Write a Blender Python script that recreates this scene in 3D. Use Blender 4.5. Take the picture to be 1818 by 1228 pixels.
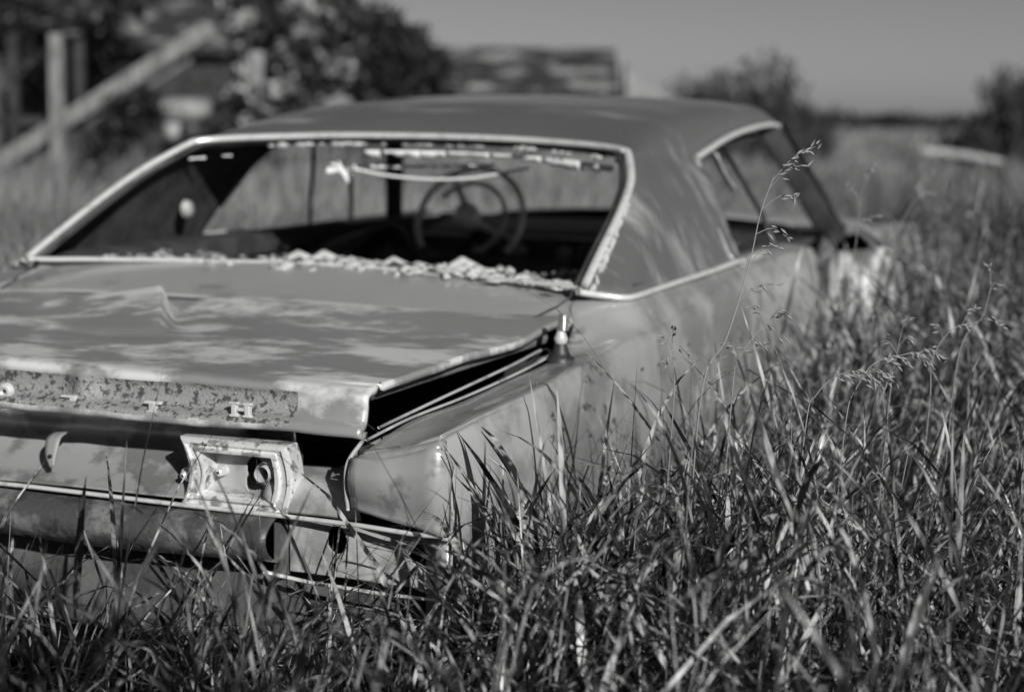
import bpy, bmesh, math, random
import numpy as np
from math import radians, sin, cos, pi
from mathutils import Vector, Matrix, noise as mnoise
random.seed(7); RNG = np.random.default_rng(11)
for o in list(bpy.data.objects): bpy.data.objects.remove(o)
S = bpy.context.scene; COL = S.collection
# ------------------------------------------------------------------ camera
cam_d = bpy.data.cameras.new('camera'); cam = bpy.data.objects.new('camera', cam_d); COL.objects.link(cam); S.camera = cam
PITCH, ROLL, CAMZ = radians(7.65), radians(.83), 1.363
Fw = Vector((0, cos(PITCH), -sin(PITCH))); Up0 = Vector((0, sin(PITCH), cos(PITCH))); Rt0 = Vector((1, 0, 0))
Rt = cos(ROLL)*Rt0 + sin(ROLL)*Up0; Up = cos(ROLL)*Up0 - sin(ROLL)*Rt0
m = Matrix.Identity(4)
for i in range(3): m[i][0] = Rt[i]; m[i][1] = Up[i]; m[i][2] = -Fw[i]
m[2][3] = CAMZ; cam.matrix_world = m
cam_d.sensor_width = 36; cam_d.lens = 3084/1818*36; cam_d.clip_end = 3000; cam_d.clip_start = .05
cam_d.dof.use_dof = True; cam_d.dof.focus_distance = 3.05; cam_d.dof.aperture_fstop = 2.3; cam_d.dof.aperture_blades = 0
# ------------------------------------------------------------------ sky and sun
SUN_EL, SUN_AZ = radians(25), radians(157)      # azimuth clockwise from +Y; the sun stands behind the camera, to its right
w = bpy.data.worlds.new('World'); S.world = w; w.use_nodes = True
nt = w.node_tree; bg = nt.nodes['Background']
sky = nt.nodes.new('ShaderNodeTexSky'); sky.sky_type = 'NISHITA'; sky.sun_disc = False
sky.sun_elevation = SUN_EL; sky.sun_rotation = SUN_AZ; sky.air_density = .6; sky.dust_density = .8
bw = nt.nodes.new('ShaderNodeSeparateColor'); nt.links.new(sky.outputs[0], bw.inputs[0]); nt.links.new(bw.outputs[0], bg.inputs[0])   # black-and-white film behind a red filter sees the sky's red light only
bg.inputs[1].default_value = .05
sd = bpy.data.lights.new('sun', 'SUN'); sd.energy = 5.0; sd.angle = radians(.6); sd.color = (1, .995, .985)
sun = bpy.data.objects.new('sun', sd); COL.objects.link(sun)
sdir = Vector((sin(SUN_AZ)*cos(SUN_EL), cos(SUN_AZ)*cos(SUN_EL), sin(SUN_EL)))
sun.rotation_euler = sdir.to_track_quat('Z', 'Y').to_euler(); sun.location = (3, -6, 9)
S.view_settings.view_transform = 'Standard'; S.view_settings.look = 'None'; S.view_settings.exposure = 0.27; S.view_settings.gamma = 1
S.render.engine = 'CYCLES'

# ------------------------------------------------------------------ materials
def mat(name, c, rough=.6, metal=0., c2=None, scale=8., lo=.4, hi=.6, detail=6., bump=0., bscale=40., coat=0., spec=.5, c3=None, s3=30., l3=.55, h3=.62, trans=0., stretch=None):
    M = bpy.data.materials.new(name); M.use_nodes = True; t = M.node_tree; n = t.nodes; L = t.links
    b = n['Principled BSDF']; b.inputs['Roughness'].default_value = rough; b.inputs['Metallic'].default_value = metal
    b.inputs['Coat Weight'].default_value = coat; b.inputs['Specular IOR Level'].default_value = spec
    g = lambda v: (v, v, v, 1)
    b.inputs['Base Color'].default_value = g(c)
    tc = n.new('ShaderNodeTexCoord'); co = tc.outputs['Object']
    if stretch:
        mp = n.new('ShaderNodeMapping'); mp.inputs['Scale'].default_value = stretch; L.new(co, mp.inputs[0]); co = mp.outputs[0]
    cur = None
    def layer(prev, col, sc, a, z, det):
        ns = n.new('ShaderNodeTexNoise'); ns.inputs['Scale'].default_value = sc; ns.inputs['Detail'].default_value = det; ns.inputs['Roughness'].default_value = .65
        L.new(co, ns.inputs['Vector'])
        mr = n.new('ShaderNodeMapRange'); mr.interpolation_type = 'SMOOTHSTEP'; mr.inputs[1].default_value = a; mr.inputs[2].default_value = z; L.new(ns.outputs[0], mr.inputs[0])
        mx = n.new('ShaderNodeMix'); mx.data_type = 'RGBA'; L.new(mr.outputs[0], mx.inputs[0])
        if prev is None: mx.inputs[6].default_value = g(c)
        else: L.new(prev, mx.inputs[6])
        mx.inputs[7].default_value = g(col)
        return mx.outputs[2], mr.outputs[0]
    if c2 is not None:
        cur, f = layer(cur, c2, scale, lo, hi, detail)
    if c3 is not None:
        cur, f3 = layer(cur, c3, s3, l3, h3, 8.)
        mr = n.new('ShaderNodeMapRange'); mr.inputs[3].default_value = rough; mr.inputs[4].default_value = .85; L.new(f3, mr.inputs[0]); L.new(mr.outputs[0], b.inputs['Roughness'])
    if cur is not None: L.new(cur, b.inputs['Base Color'])
    if bump:
        ns = n.new('ShaderNodeTexNoise'); ns.inputs['Scale'].default_value = bscale; ns.inputs['Detail'].default_value = 5; L.new(co, ns.inputs['Vector'])
        bp = n.new('ShaderNodeBump'); bp.inputs['Strength'].default_value = bump; bp.inputs['Distance'].default_value = .01
        L.new(ns.outputs[0], bp.inputs['Height']); L.new(bp.outputs[0], b.inputs['Normal'])
    if trans:
        tr = n.new('ShaderNodeBsdfTranslucent'); ms = n.new('ShaderNodeMixShader'); ms.inputs[0].default_value = trans
        if cur is not None: L.new(cur, tr.inputs[0])
        else: tr.inputs[0].default_value = g(c)
        L.new(b.outputs[0], ms.inputs[1]); L.new(tr.outputs[0], ms.inputs[2]); L.new(ms.outputs[0], n['Material Output'].inputs[0])
    return M
PAINT = mat('faded_paint', .29, .30, 0.1, coat=.4, c2=.17, scale=3.5, lo=.47, hi=.62, detail=9, bump=.05, bscale=260, c3=.07, s3=38, l3=.69, h3=.73)
LIDP = mat('weathered_lid_paint', .20, .34, 0.1, c2=.52, scale=4.2, lo=.47, hi=.60, detail=12, bump=.06, bscale=240, c3=.12, s3=70, l3=.70, h3=.75, stretch=(.8, 1.25, 1))
ROOFP = mat('dusty_roof_paint', .11, .26, 0.15, coat=.5, c2=.30, scale=2.6, lo=.50, hi=.66, detail=11, c3=.05, s3=40, l3=.66, h3=.7, bump=.05, bscale=200, stretch=(.6, 1.8, 1))
RUST = mat('rust_mottled_paint', .20, .6, 0, c2=.05, scale=70, lo=.52, hi=.57, detail=10, bump=.35, bscale=160, c3=.42, s3=85, l3=.64, h3=.72)
PANEL = mat('bright_rear_metal', .45, .22, .5, c2=.25, scale=9, lo=.48, hi=.60, bump=.08, bscale=30)
CHROME = mat('worn_chrome', .62, .34, .35, c2=.42, scale=30, lo=.5, hi=.7, bump=.05, bscale=200)
LAMPC = mat('lamp_chrome', .78, .22, .5, c2=.3, scale=38, lo=.52, hi=.6, bump=.15, bscale=160, c3=.06, s3=60, l3=.62, h3=.66)
BUMPM = mat('pitted_chrome', .09, .12, 1., c2=.03, scale=60, lo=.55, hi=.62, bump=.5, bscale=45)
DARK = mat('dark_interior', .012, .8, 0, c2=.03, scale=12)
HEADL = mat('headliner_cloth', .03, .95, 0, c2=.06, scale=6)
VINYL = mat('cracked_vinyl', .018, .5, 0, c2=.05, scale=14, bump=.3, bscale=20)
FOAM = mat('crumbling_foam', .42, .95, 0, c2=.3, scale=40, lo=.4, hi=.6, bump=.6, bscale=90)
FOAMW = mat('pale_torn_lining', .6, .9, 0, c2=.6, scale=30)
RUBBER = mat('black_rubber', .02, .5)
PLASTIC = mat('pale_plastic', .38, .3, 0, coat=.3)
STEEL = mat('threaded_steel', .75, .2, .9)
WHEELM = mat('pale_wheel_rim', .9, .35, 0, coat=.2)
UNDER = mat('grimy_underbody', .04, .8, 0, c2=.09, scale=9, bump=.3)
PANM = mat('dull_pan_metal', .06, .42, .2, c2=.17, scale=7, lo=.46, hi=.58, detail=10, bump=.3, bscale=60, c3=.025, s3=30, l3=.58, h3=.62)
GREYV = mat('grey_primer', .3, .55, 0, c2=.2, scale=12, lo=.45, hi=.6, bump=.1)
DOORM = mat('streaked_door_steel', .06, .5, 0, c2=.36, scale=20, lo=.46, hi=.56, stretch=(1, 1, .25))  # streaks put both weathering and grass shadow into the colour
GRASS = mat('grass_blades', .018, .36, 0, c2=.46, scale=34, lo=.44, hi=.66, detail=2., stretch=(1, 1, .12), trans=.3, spec=.45)
FARG = mat('meadow_grass', .09, .7, 0, c2=.26, scale=.5, lo=.4, hi=.6, trans=.25, spec=.2)
DRYG = mat('dry_stems', .26, .5, 0, trans=.3)
SOIL = mat('soil', .02, 1., 0, c2=.04, scale=3, bump=.5, bscale=8)
FIELD = mat('field', .04, 1., 0, c2=.08, scale=.15, lo=.4, hi=.6, bump=.5, bscale=2)
LEAFD = mat('dark_leaves', .015, .6, 0, c2=.07, scale=.9, lo=.5, hi=.66, trans=.2)
LEAFL = mat('sunlit_clump_leaves', .022, .5, 0, c2=.40, scale=2.0, lo=.47, hi=.56, trans=.3)  # bright patches paint sunlit leaf clumps into the colour
BARK = mat('bark', .03, .9, 0, c2=.06, scale=10, bump=.5)
WOODP = mat('pale_weathered_wood', .17, .8, 0, c2=.08, scale=5, lo=.4, hi=.6, bump=.3, stretch=(4, 4, .6))
WOODD = mat('dark_weathered_wood', .012, .95, 0, c2=.03, scale=5, bump=.3)
ROOFD = mat('dark_shingle_roof', .012, .95, 0, c2=.16, scale=2.2, lo=.52, hi=.62, stretch=(.6, 1, 2), bump=.4)
PALE = mat('pale_sheet_metal', .2, .6, 0, c2=.12, scale=2)
WHITEW = mat('bleached_wood', .26, .8, 0, c2=.16, scale=6)

# ------------------------------------------------------------------ mesh helpers
class MB:
    def __init__(s): s.v = []; s.f = []
    def grid(s, G, closed_u=False):
        n, m_ = len(G), len(G[0]); b = len(s.v)
        for r in G: s.v += [tuple(map(float, p)) for p in r]
        for i in range(n-1):
            for j in range(m_-1): s.f.append((b+i*m_+j, b+i*m_+j+1, b+(i+1)*m_+j+1, b+(i+1)*m_+j))
            if closed_u: s.f.append((b+i*m_+m_-1, b+i*m_, b+(i+1)*m_, b+(i+1)*m_+m_-1))
        return s
    def box(s, c, sz, rot=None):
        b = len(s.v); R = rot or Matrix.Identity(3)
        for dx in (-.5, .5):
            for dy in (-.5, .5):
                for dz in (-.5, .5): s.v.append(tuple(Vector(c)+R@Vector((dx*sz[0], dy*sz[1], dz*sz[2]))))
        for q in ((0,1,3,2),(4,6,7,5),(0,4,5,1),(2,3,7,6),(0,2,6,4),(1,5,7,3)): s.f.append(tuple(b+i for i in q))
        return s
    def hexa(s, P):
        b = len(s.v); s.v += [tuple(p) for p in P]
        for q in ((0,3,2,1),(4,5,6,7),(0,1,5,4),(1,2,6,5),(2,3,7,6),(3,0,4,7)): s.f.append(tuple(b+i for i in q))
        return s
    def tube(s, P, r, n=8, flat=1., closed=False, cap=True):
        P = [Vector(p) for p in P]; N = len(P); rs = r if hasattr(r, '__len__') else [r]*N
        rows = []; prev = None
        for i, p in enumerate(P):
            a = P[(i-1) % N] if (closed or i) else p; c = P[(i+1) % N] if (closed or i < N-1) else p
            t = (c-a).normalized()
            ref = Vector((0, 0, 1)) if abs(t.z) < .95 else Vector((1, 0, 0))
            u = t.cross(ref).normalized() if prev is None else (prev - t*prev.dot(t)).normalized()
            prev = u; v = t.cross(u)
            rows.append([tuple(p + u*cos(2*pi*k/n)*rs[i] + v*sin(2*pi*k/n)*rs[i]*flat) for k in range(n)])
        if closed: rows.append(rows[0])
        b = len(s.v); s.grid(rows, closed_u=True)
        if cap and not closed:
            s.f.append(tuple(b+k for k in range(n))); e = b+(len(rows)-1)*n; s.f.append(tuple(e+n-1-k for k in range(n)))
        return s
    def lathe(s, prof, c=(0,0,0), axis='z', n=20, R=None):
        R = R or Matrix.Identity(3); rows = []
        for r, h in prof: rows.append([tuple(Vector(c)+R@Vector((r*cos(2*pi*k/n), r*sin(2*pi*k/n), h))) for k in range(n)])
        return s.grid(rows, closed_u=True)
    def blob(s, c, r, seed=0, sub=2, amp=.4, sc=(1,1,1)):
        bm = bmesh.new(); bmesh.ops.create_icosphere(bm, subdivisions=sub, radius=1); b = len(s.v)
        bm.verts.ensure_lookup_table()
        for v in bm.verts:
            k = 1+amp*mnoise.noise(v.co*1.7+Vector((seed*3.1, seed, 0)))
            s.v.append((c[0]+v.co.x*r*k*sc[0], c[1]+v.co.y*r*k*sc[1], c[2]+v.co.z*r*k*sc[2]))
        for f in bm.faces: s.f.append(tuple(b+v.index for v in f.verts))
        bm.free(); return s
    def build(s, name, mats, parent=None, smooth=True, bevel=0, solid=0, solid_off=-1, matoff=0, weld=False, sub=0):
        me = bpy.data.meshes.new(name); me.from_pydata(s.v, [], s.f)
        if weld:
            bm = bmesh.new(); bm.from_mesh(me); bmesh.ops.remove_doubles(bm, verts=bm.verts, dist=1e-4); bmesh.ops.recalc_face_normals(bm, faces=bm.faces); bm.to_mesh(me); bm.free()
        for m_ in (mats if isinstance(mats, (list, tuple)) else [mats]): me.materials.append(m_)
        me.polygons.foreach_set('use_smooth', [smooth]*len(me.polygons)); me.update()
        o = bpy.data.objects.new(name, me); COL.objects.link(o)
        if parent: o.parent = parent
        if solid:
            q = o.modifiers.new('solid', 'SOLIDIFY'); q.thickness = solid; q.offset = solid_off; q.material_offset = matoff; q.material_offset_rim = 0
        if bevel:
            q = o.modifiers.new('bevel', 'BEVEL'); q.width = bevel; q.segments = 2; q.limit_method = 'ANGLE'; q.angle_limit = radians(40)
        if sub:
            q = o.modifiers.new('sub', 'SUBSURF'); q.levels = sub; q.render_levels = sub
        return o
def tag(o, label, cat, group=None, kind=None):
    if label: o['label'] = label
    if cat: o['category'] = cat
    if group: o['group'] = group
    if kind: o['kind'] = kind
    return o
def empty(name, loc=(0,0,0), rz=0):
    o = bpy.data.objects.new(name, None); COL.objects.link(o); o.location = loc; o.rotation_euler = (0, 0, rz); o.empty_display_size = .1; return o
def cr(P, n):
    """Catmull-Rom resample of an (k, ...) array along axis 0 to n samples."""
    P = np.asarray(P, float); k = len(P); t = np.linspace(0, k-1, n); i = np.minimum(t.astype(int), k-2); f = t-i
    f = f.reshape((-1,)+(1,)*(P.ndim-1))
    E = np.concatenate([[2*P[0]-P[1]], P, [2*P[-1]-P[-2]]]); a, b, c, d = E[i], E[i+1], E[i+2], E[i+3]
    return .5*((2*b)+(-a+c)*f+(2*a-5*b+4*c-d)*f**2+(-a+3*b-3*c+d)*f**3)
def surf(P, nu, nv):
    A = cr(np.asarray(P, float), nu); return np.swapaxes(cr(np.swapaxes(A, 0, 1), nv), 0, 1)
def mir(G): G = np.array(G, float).copy(); G[..., 0] *= -1; return G[:, ::-1]
def fbm(x, y, z=0., s=1.): return mnoise.fractal(Vector((x*s, y*s, z*s)), 1.0, 2.0, 4)

# ================================================================== CAR (x right, y forward, z up)
YAW = radians(21.48); CO = Vector((-.961, 3.243, 0))
car = empty('abandoned_coupe', CO, -YAW)
tag(car, 'wrecked two door coupe with missing glass sunk in tall grass, boot lid bent and ajar', 'car')
def c2w(x, y, z=0): return CO + Vector((x*cos(YAW)+y*sin(YAW), -x*sin(YAW)+y*cos(YAW), z))

# --- rear quarter body
def q_sections(y1):
    ys =  [.05, .20, .40, .62, .83, .96, 1.06, 1.18, 1.45, 1.75, 2.0, 2.25, 2.6, 2.95, 3.4, 3.95]
    zc =  [.797,.817,.828,.838,.850,.858,.864,.869,.884,.908,.926,.934,.934,.930,.930,.930]
    xi =  [.735,.752,.771,.790,.806,.80,.76,.755,.755,.755,.755,.80,.80,.80,.80,.80]
    zi =  [.765,.797,.806,.822,.840,.888,.925,.943,.948,.950,.953,.957,.955,.952,.95,.95]
    out = []
    for y, c, a, b in zip(ys, zc, xi, zi):
        if y > y1+1e-6: break
        t = min(1, max(0, (y-1.0)/.2)); xm = a*(1-t)*.55+(.925)*(1-t)*.45 + t*.872; zm = (b*.5+c*.5)*(1-t) + t*(b-.004)
        k = min(1, max(0, (y-2.0)/.5))
        tp = .046*max(0, 1-(y-.05)/.34)**1.5; row = [(a-.045, y, b-.09), (a-.006, y, b-.012), (a+.008, y, b), (xm, y, zm), (.912, y, c+.008+.004*k), (.926, y, c-.004), (.937, y, c-.03), (.950, y, c-.12), (.948, y, .64), (.935, y, .52), (.90, y, .36), (.86, y, .24)]
        out.append([(px-(tp if q > 4 else tp*.6 if q == 4 else 0), py, pz) for q, (px, py, pz) in enumerate(row)])
    return out
def dents(G, amp=.003, sc=3.):
    G = np.array(G)
    for r in G:
        for p in r:
            d = fbm(p[0], p[1], p[2], sc)*amp; p[2] += d; p[0] += d*.6*(1 if p[0] > 0 else -1)
    return G
QR = dents(surf(q_sections(2.95), 90, 60), .0022, 4.); QL = dents(mir(surf(q_sections(2.95), 60, 40)), .003, 3.)
mb = MB().grid(QR).grid(QL)
# fender rear faces (rounded cap under the quarter's back edge)
def cap(sgn):
    rows = []
    for k, z0 in enumerate(np.linspace(0, 1, 7)):
        bul = .016*sin(pi*min(1, z0*1.0+.12)); row = []
        for x, zt, zb, yo in ((.712,.752,.66,.03),(.77,.757,.652,.018),(.815,.768,.645,.018),(.85,.779,.640,.014),(.880,.788,.635,.010),(.899,.778,.630,.022),(.9045,.752,.624,.034)):
            row.append((sgn*x, yo+.022-bul*(1 if x < .93 else .3), zt+(zb-zt)*z0))
        rows.append(row)
    G = surf(rows, 16, 20); return G if sgn > 0 else G[:, ::-1]
MB().grid(cap(1)).build('wing_end', PANEL, car, solid=.004); MB().grid(cap(-1)).build('wing_end', PANEL, car, solid=.004)
for sg in (1, -1): mb.grid([[(sg*x, y, z) for x, y in ((.84,.10),(.87,.075),(.89,.052),(.902,.05))][::sg] for z in (.24, .42, .55, .63)])
# join between cap top edge and quarter top
for sg in (1, -1):
    top = cr([(.712,.052,.752),(.77,.036,.757),(.815,.032,.768),(.85,.030,.779),(.882,.030,.788),(.897,.045,.782)], 20); top2 = cr([(.735,.055,.768),(.77,.055,.775),(.81,.055,.783),(.85,.055,.792),(.882,.055,.800),(.890,.06,.795)], 20)
    a = [(sg*p[0], p[1], p[2]) for p in top]; b = [(sg*p[0], p[1], p[2]) for p in top2]
    mb.grid([a, b] if sg > 0 else [b, a])
# upper deck between the lid and the rear window
def deck_z(x, y): return .900+(y-.95)*.22+.012*(1-(x/.8)**2)
D = []
for j in range(20):
    row = []
    for i in range(60):
        x = -.79+1.58*i/59; y0 = .95-.08*(1-(x/.79)**2)*0; y1 = 1.13+.14*(1-(x/.79)**2); y = y0+(y1-y0)*j/19
        e = abs(x)/.79
        z = deck_z(x, y)*(1-e**8)+(.889+(y-.95)*.28)*e**8
        row.append((x, y, z+.002*fbm(x, y, 0, 3)))
    D.append(row)
mb.grid(D)
mb.grid([[(x, 1.13+.14*(1-(x/.79)**2), .957 - k*.06 + .004) for x in np.linspace(-.79, .79, 40)] for k in (0, 1)])
# cowl, bonnet and front wings
FS = []
for y, hz, fz, wv in ((3.98,.985,.925,.93),(4.2,.985,.93,.935),(4.6,.97,.925,.935),(5.0,.945,.91,.93),(5.3,.915,.89,.91),(5.42,.87,.85,.88),(5.44,.70,.70,.87)):
    FS.append([(-.88,y,.3),(-wv-.01,y,.62),(-wv,y,fz-.06),(-wv+.02,y,fz),(-.72,y,fz-.01),(-.6,y,(hz+fz)/2),(-.3,y,hz-.008),(0,y,hz),(.3,y,hz-.008),(.6,y,(hz+fz)/2),(.72,y,fz-.01),(wv-.02,y,fz),(wv,y,fz-.06),(wv+.01,y,.62),(.88,y,.3)])
mb.grid(dents(surf(FS, 30, 60), .003, 3)[:, ::-1])
body = mb.build('body', [PAINT, UNDER], car, solid=.006, weld=True)
# --- roof and sail panels in one shell
RS = [ # bottom-of-sail, then roof edge ... centre
 [(.775,1.10,.958),(.686,1.73,1.246),(.66,1.75,1.262),(.58,1.80,1.272),(.35,1.87,1.282),(0,1.90,1.290)],
 [(.862,1.16,.940),(.697,1.80,1.246),(.672,1.81,1.272),(.59,1.86,1.292),(.355,1.93,1.308),(0,1.96,1.316)],
 [(.874,1.45,.944),(.701,1.95,1.245),(.680,1.96,1.286),(.60,2.00,1.320),(.36,2.05,1.344),(0,2.07,1.352)],
 [(.881,1.78,.950),(.703,2.10,1.244),(.685,2.10,1.293),(.607,2.12,1.338),(.365,2.16,1.366),(0,2.18,1.376)],
 [(.888,2.09,.958),(.704,2.25,1.243),(.687,2.25,1.300),(.612,2.25,1.353),(.37,2.27,1.381),(0,2.28,1.392)],
 [(.888,2.09,.958),(.702,2.55,1.290),(.682,2.55,1.345),(.605,2.55,1.382),(.37,2.55,1.401),(0,2.55,1.410)],
 [(.888,2.09,.958),(.701,2.90,1.322),(.677,2.90,1.372),(.600,2.90,1.398),(.37,2.90,1.415),(0,2.90,1.421)],
 [(.888,2.09,.958),(.700,3.20,1.336),(.672,3.20,1.378),(.595,3.20,1.401),(.36,3.22,1.415),(0,3.23,1.421)],
 [(.888,2.09,.958),(.698,3.36,1.330),(.664,3.38,1.355),(.580,3.40,1.375),(.36,3.44,1.390),(0,3.46,1.396)]]
RS2 = []
for r in RS:
    b, e = np.array(r[0]), np.array(r[1]); mids = []
    for t, ox in ((.3, .014), (.6, .026), (.85, .020)): q = b+(e-b)*t; mids.append((q[0]+ox, q[1]-(.01 if r is RS[0] else 0), q[2]))
    RS2.append([tuple(b)]+mids+[tuple(e)]+[tuple(p) for p in r[2:]])
NS = 64
A = cr(np.array(RS2), NS*8//8+1)            # stations
A = cr(np.array(RS2), 65)                    # 8 intervals * 8
full = []
for row in A: full.append(np.concatenate([cr(row[:5], 17), cr(row[4:], 29)[1:]]))
full = np.array(full)
# restore the smooth roll from sail to roof
for r in range(len(full)):
    for _ in range(4): full[r, 12:24] = (full[r, 11:23]+2*full[r, 12:24]+full[r, 13:25])/4
for r in full:
    for p in r:
        k = min(1, max(0, (p[2]-1.2)/.1)); d = .004*fbm(p[0], p[1], 0, 2.5)*k; p[2] += d
rb = MB()
for sg in (1, -1):
    f = full.copy(); f[..., 0] *= sg
    rear, front = f[:33], f[32:, 16:]
    rb.grid(rear if sg < 0 else rear[:, ::-1]); rb.grid(front if sg < 0 else front[:, ::-1])
roof = rb.build('roof', [ROOFP, DARK], car, solid=.022, matoff=1, weld=True)
# headliner (sagging cloth inside)
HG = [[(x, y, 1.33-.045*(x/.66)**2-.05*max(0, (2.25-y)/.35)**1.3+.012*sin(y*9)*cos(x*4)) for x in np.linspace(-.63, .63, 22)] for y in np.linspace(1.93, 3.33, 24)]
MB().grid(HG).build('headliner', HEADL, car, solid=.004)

# --- boot lid
def lid_z(x, y):
    z = np.interp(y, [.12, .3, .5, .8, 1.0], [.862, .870, .878, .884, .899])+.006*(1-(x/.75)**2)
    # the folded dent: a facet rising to a ridge, then a sharp drop to its right
    rx = -.20+(.86-y)*.62; dx = x-rx; f = np.interp(y, [.44, .52, .84, .93], [0, .12, 1, 0])
    if dx < 0: z += .058*f*max(0, 1+dx/(.10+.26*f))
    else: z += .058*f*max(0, 1-dx/.025)-.020*f*min(1, dx/.025)*max(0, 1-dx/.22)
    g_ = max(0, 1-abs(y-.47)/.05)*max(0, 1-abs(dx+.14)/.2); z -= .014*g_
    z += .011*min(1, max(0, (y-.75)/.15))*min(1, max(0, (x+.17)/.05))
    z += .0035*fbm(x*.8, y*2.2, 3.3, 2.2)
    return z
NX = 130; LG = []
lip = [(.150,0,0),(.128,-.002,.1),(.112,-.008,.3),(.104,-.018,.6),(.102,-.028,1),(.102,-.040,1),(.100,-.052,1),(.098,-.060,.8),(.094,-.066,.3),(.084,-.071,0),(.078,-.078,0),(.076,-.088,0),(.082,-.094,0),(.100,-.097,0)]
for j in range(46):
    row = []
    for i in range(NX):
        x0 = -1+2*i/(NX-1); y = .15+.85*j/45; hw = .70+.078*(y-.12)/.85
        x = x0*hw; yy = y + (.0 if y < .8 else (y-.8)*(-.15+.35*abs(x0)**6))
        row.append((x, yy, lid_z(x, yy)))
    LG.append(row)
LR = []
lipI = cr(lip, 34)
for (ly, dz, rec) in lipI[::-1]:
    row = []
    for i in range(NX):
        x0 = -1+2*i/(NX-1); x = x0*.7023; z0 = lid_z(x, .15)
        e = 1/(1+math.exp(-(x+.62)*60))*1/(1+math.exp((x-.585)*60))
        pinch = math.exp(-((x-.105)/.03)**2)
        y = ly+.016*rec*e*(1-pinch*.9)+.05*max(0, abs(x0)-.9)**1.5*4 - .006*pinch + .02*x0*x0
        zz = z0+dz+.004*fbm(x, dz, 1, 5)+(.010 if dz > -.06 else .006)*math.exp(-((x-.55)/.3)**2)*(-dz/.09)
        row.append((x, y, zz))
    LR.append(row)
lid = MB().grid(np.array(LR+LG[1:])).build('boot_lid', [LIDP, UNDER, RUST], car, solid=.014, matoff=1)
for p in lid.data.polygons:
    c = p.center
    if c.y < .135 and -.60 < c.x < .56 and .79 < c.z < .848: p.material_index = 2
MB().tube([(-.67,.17,.842),(-.3,.165,.838),(.3,.165,.838),(.66,.17,.842),(.735,.93,.868)], .018, 8).build('inner_brace', UNDER, lid)
# badge clips left on the lip
def clip(kind, x, z):
    b = MB(); y = .092
    if kind == 'H':
        for s_ in (-1, 1): b.box((x+s_*.014, y, z), (.010, .012, .026)); b.box((x+s_*.014, y-.001, z+.0115), (.018, .011, .005)); b.box((x+s_*.014, y-.001, z-.0115), (.018, .011, .005))
        b.box((x, y+.001, z), (.018, .010, .006))
    elif kind == 'I': b.box((x, y, z+.006), (.036, .01, .006)); b.box((x, y, z-.003), (.014, .014, .02)); b.box((x, y-.003, z-.011), (.026, .01, .004))
    elif kind == 'F': b.box((x, y, z+.007), (.034, .01, .005)); b.box((x+.012, y, z-.002), (.014, .014, .02)); b.box((x-.004, y, z-.004), (.014, .012, .006))
    else: b.lathe([(.004, .002), (.009, .006), (.016, .004), (.018, -.006)], (x, y, z), R=Matrix.Rotation(radians(90), 3, 'X'))
    b.build('badge_clip', CHROME, lid, smooth=False, bevel=.0015)
clip('H', .462, .813); clip('I', .272, .806); clip('F', .082, .803); clip('O', -.068, .808)

# --- boot interior and rear structure
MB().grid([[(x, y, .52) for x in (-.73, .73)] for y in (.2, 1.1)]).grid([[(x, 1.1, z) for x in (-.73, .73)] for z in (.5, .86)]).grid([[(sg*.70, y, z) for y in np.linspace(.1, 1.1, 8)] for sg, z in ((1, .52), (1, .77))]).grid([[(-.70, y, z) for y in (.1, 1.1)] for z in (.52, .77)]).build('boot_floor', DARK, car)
rp = []
for y, z in ((.215,.80),(.222,.775),(.235,.74),(.232,.71),(.205,.680),(.160,.652),(.118,.634),(.100,.628)):
    rp.append([(x, y+.008*fbm(x, z, 0, 3)-.010*(x/.5)**2*.3, z+.004*sin(x*3)) for x in np.linspace(-.69, .50, 90)])
MB().grid(cr(rp, 40)).build('rear_panel', PANEL, car, solid=.004)
# ledge to the right of the lamp
MB().grid(surf([[(.50,.235,.685),(.60,.235,.687),(.71,.20,.69)],[(.50,.15,.682),(.60,.145,.683),(.71,.12,.684)],[(.50,.125,.676),(.6,.12,.676),(.71,.1,.676)],[(.50,.105,.650),(.60,.10,.652),(.71,.085,.653)],[(.50,.10,.626),(.60,.10,.627),(.71,.09,.629)]], 20, 14)).build('lamp_ledge', GREYV, car, solid=.003)
# bright edge trim along the bottom
MB().tube([(-.92,.14,.60),(-.85,.1,.617),(-.4,.094,.622),(0,.092,.624),(.34,.088,.622),(.54,.088,.622),(.72,.06,.628),(.85,.026,.632),(.895,.036,.630)], .0065, 8, .7).build('lower_trim', CHROME, car)
# rolled pan
rl = []
for y, z in ((.11,.618),(.085,.612),(.062,.598),(.052,.578),(.060,.556),(.085,.538),(.12,.530),(.16,.53)):
    rl.append([(x, y+.006*fbm(x, z, 2, 4), z-.012*max(0, -x)-.010*sin(max(0, min(1, (x+.3)/.8))*pi)) for x in np.linspace(-.90, .535, 70)])
MB().grid(cr(rl, 26)).build('rolled_pan', PANM, car, solid=.004)
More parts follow.
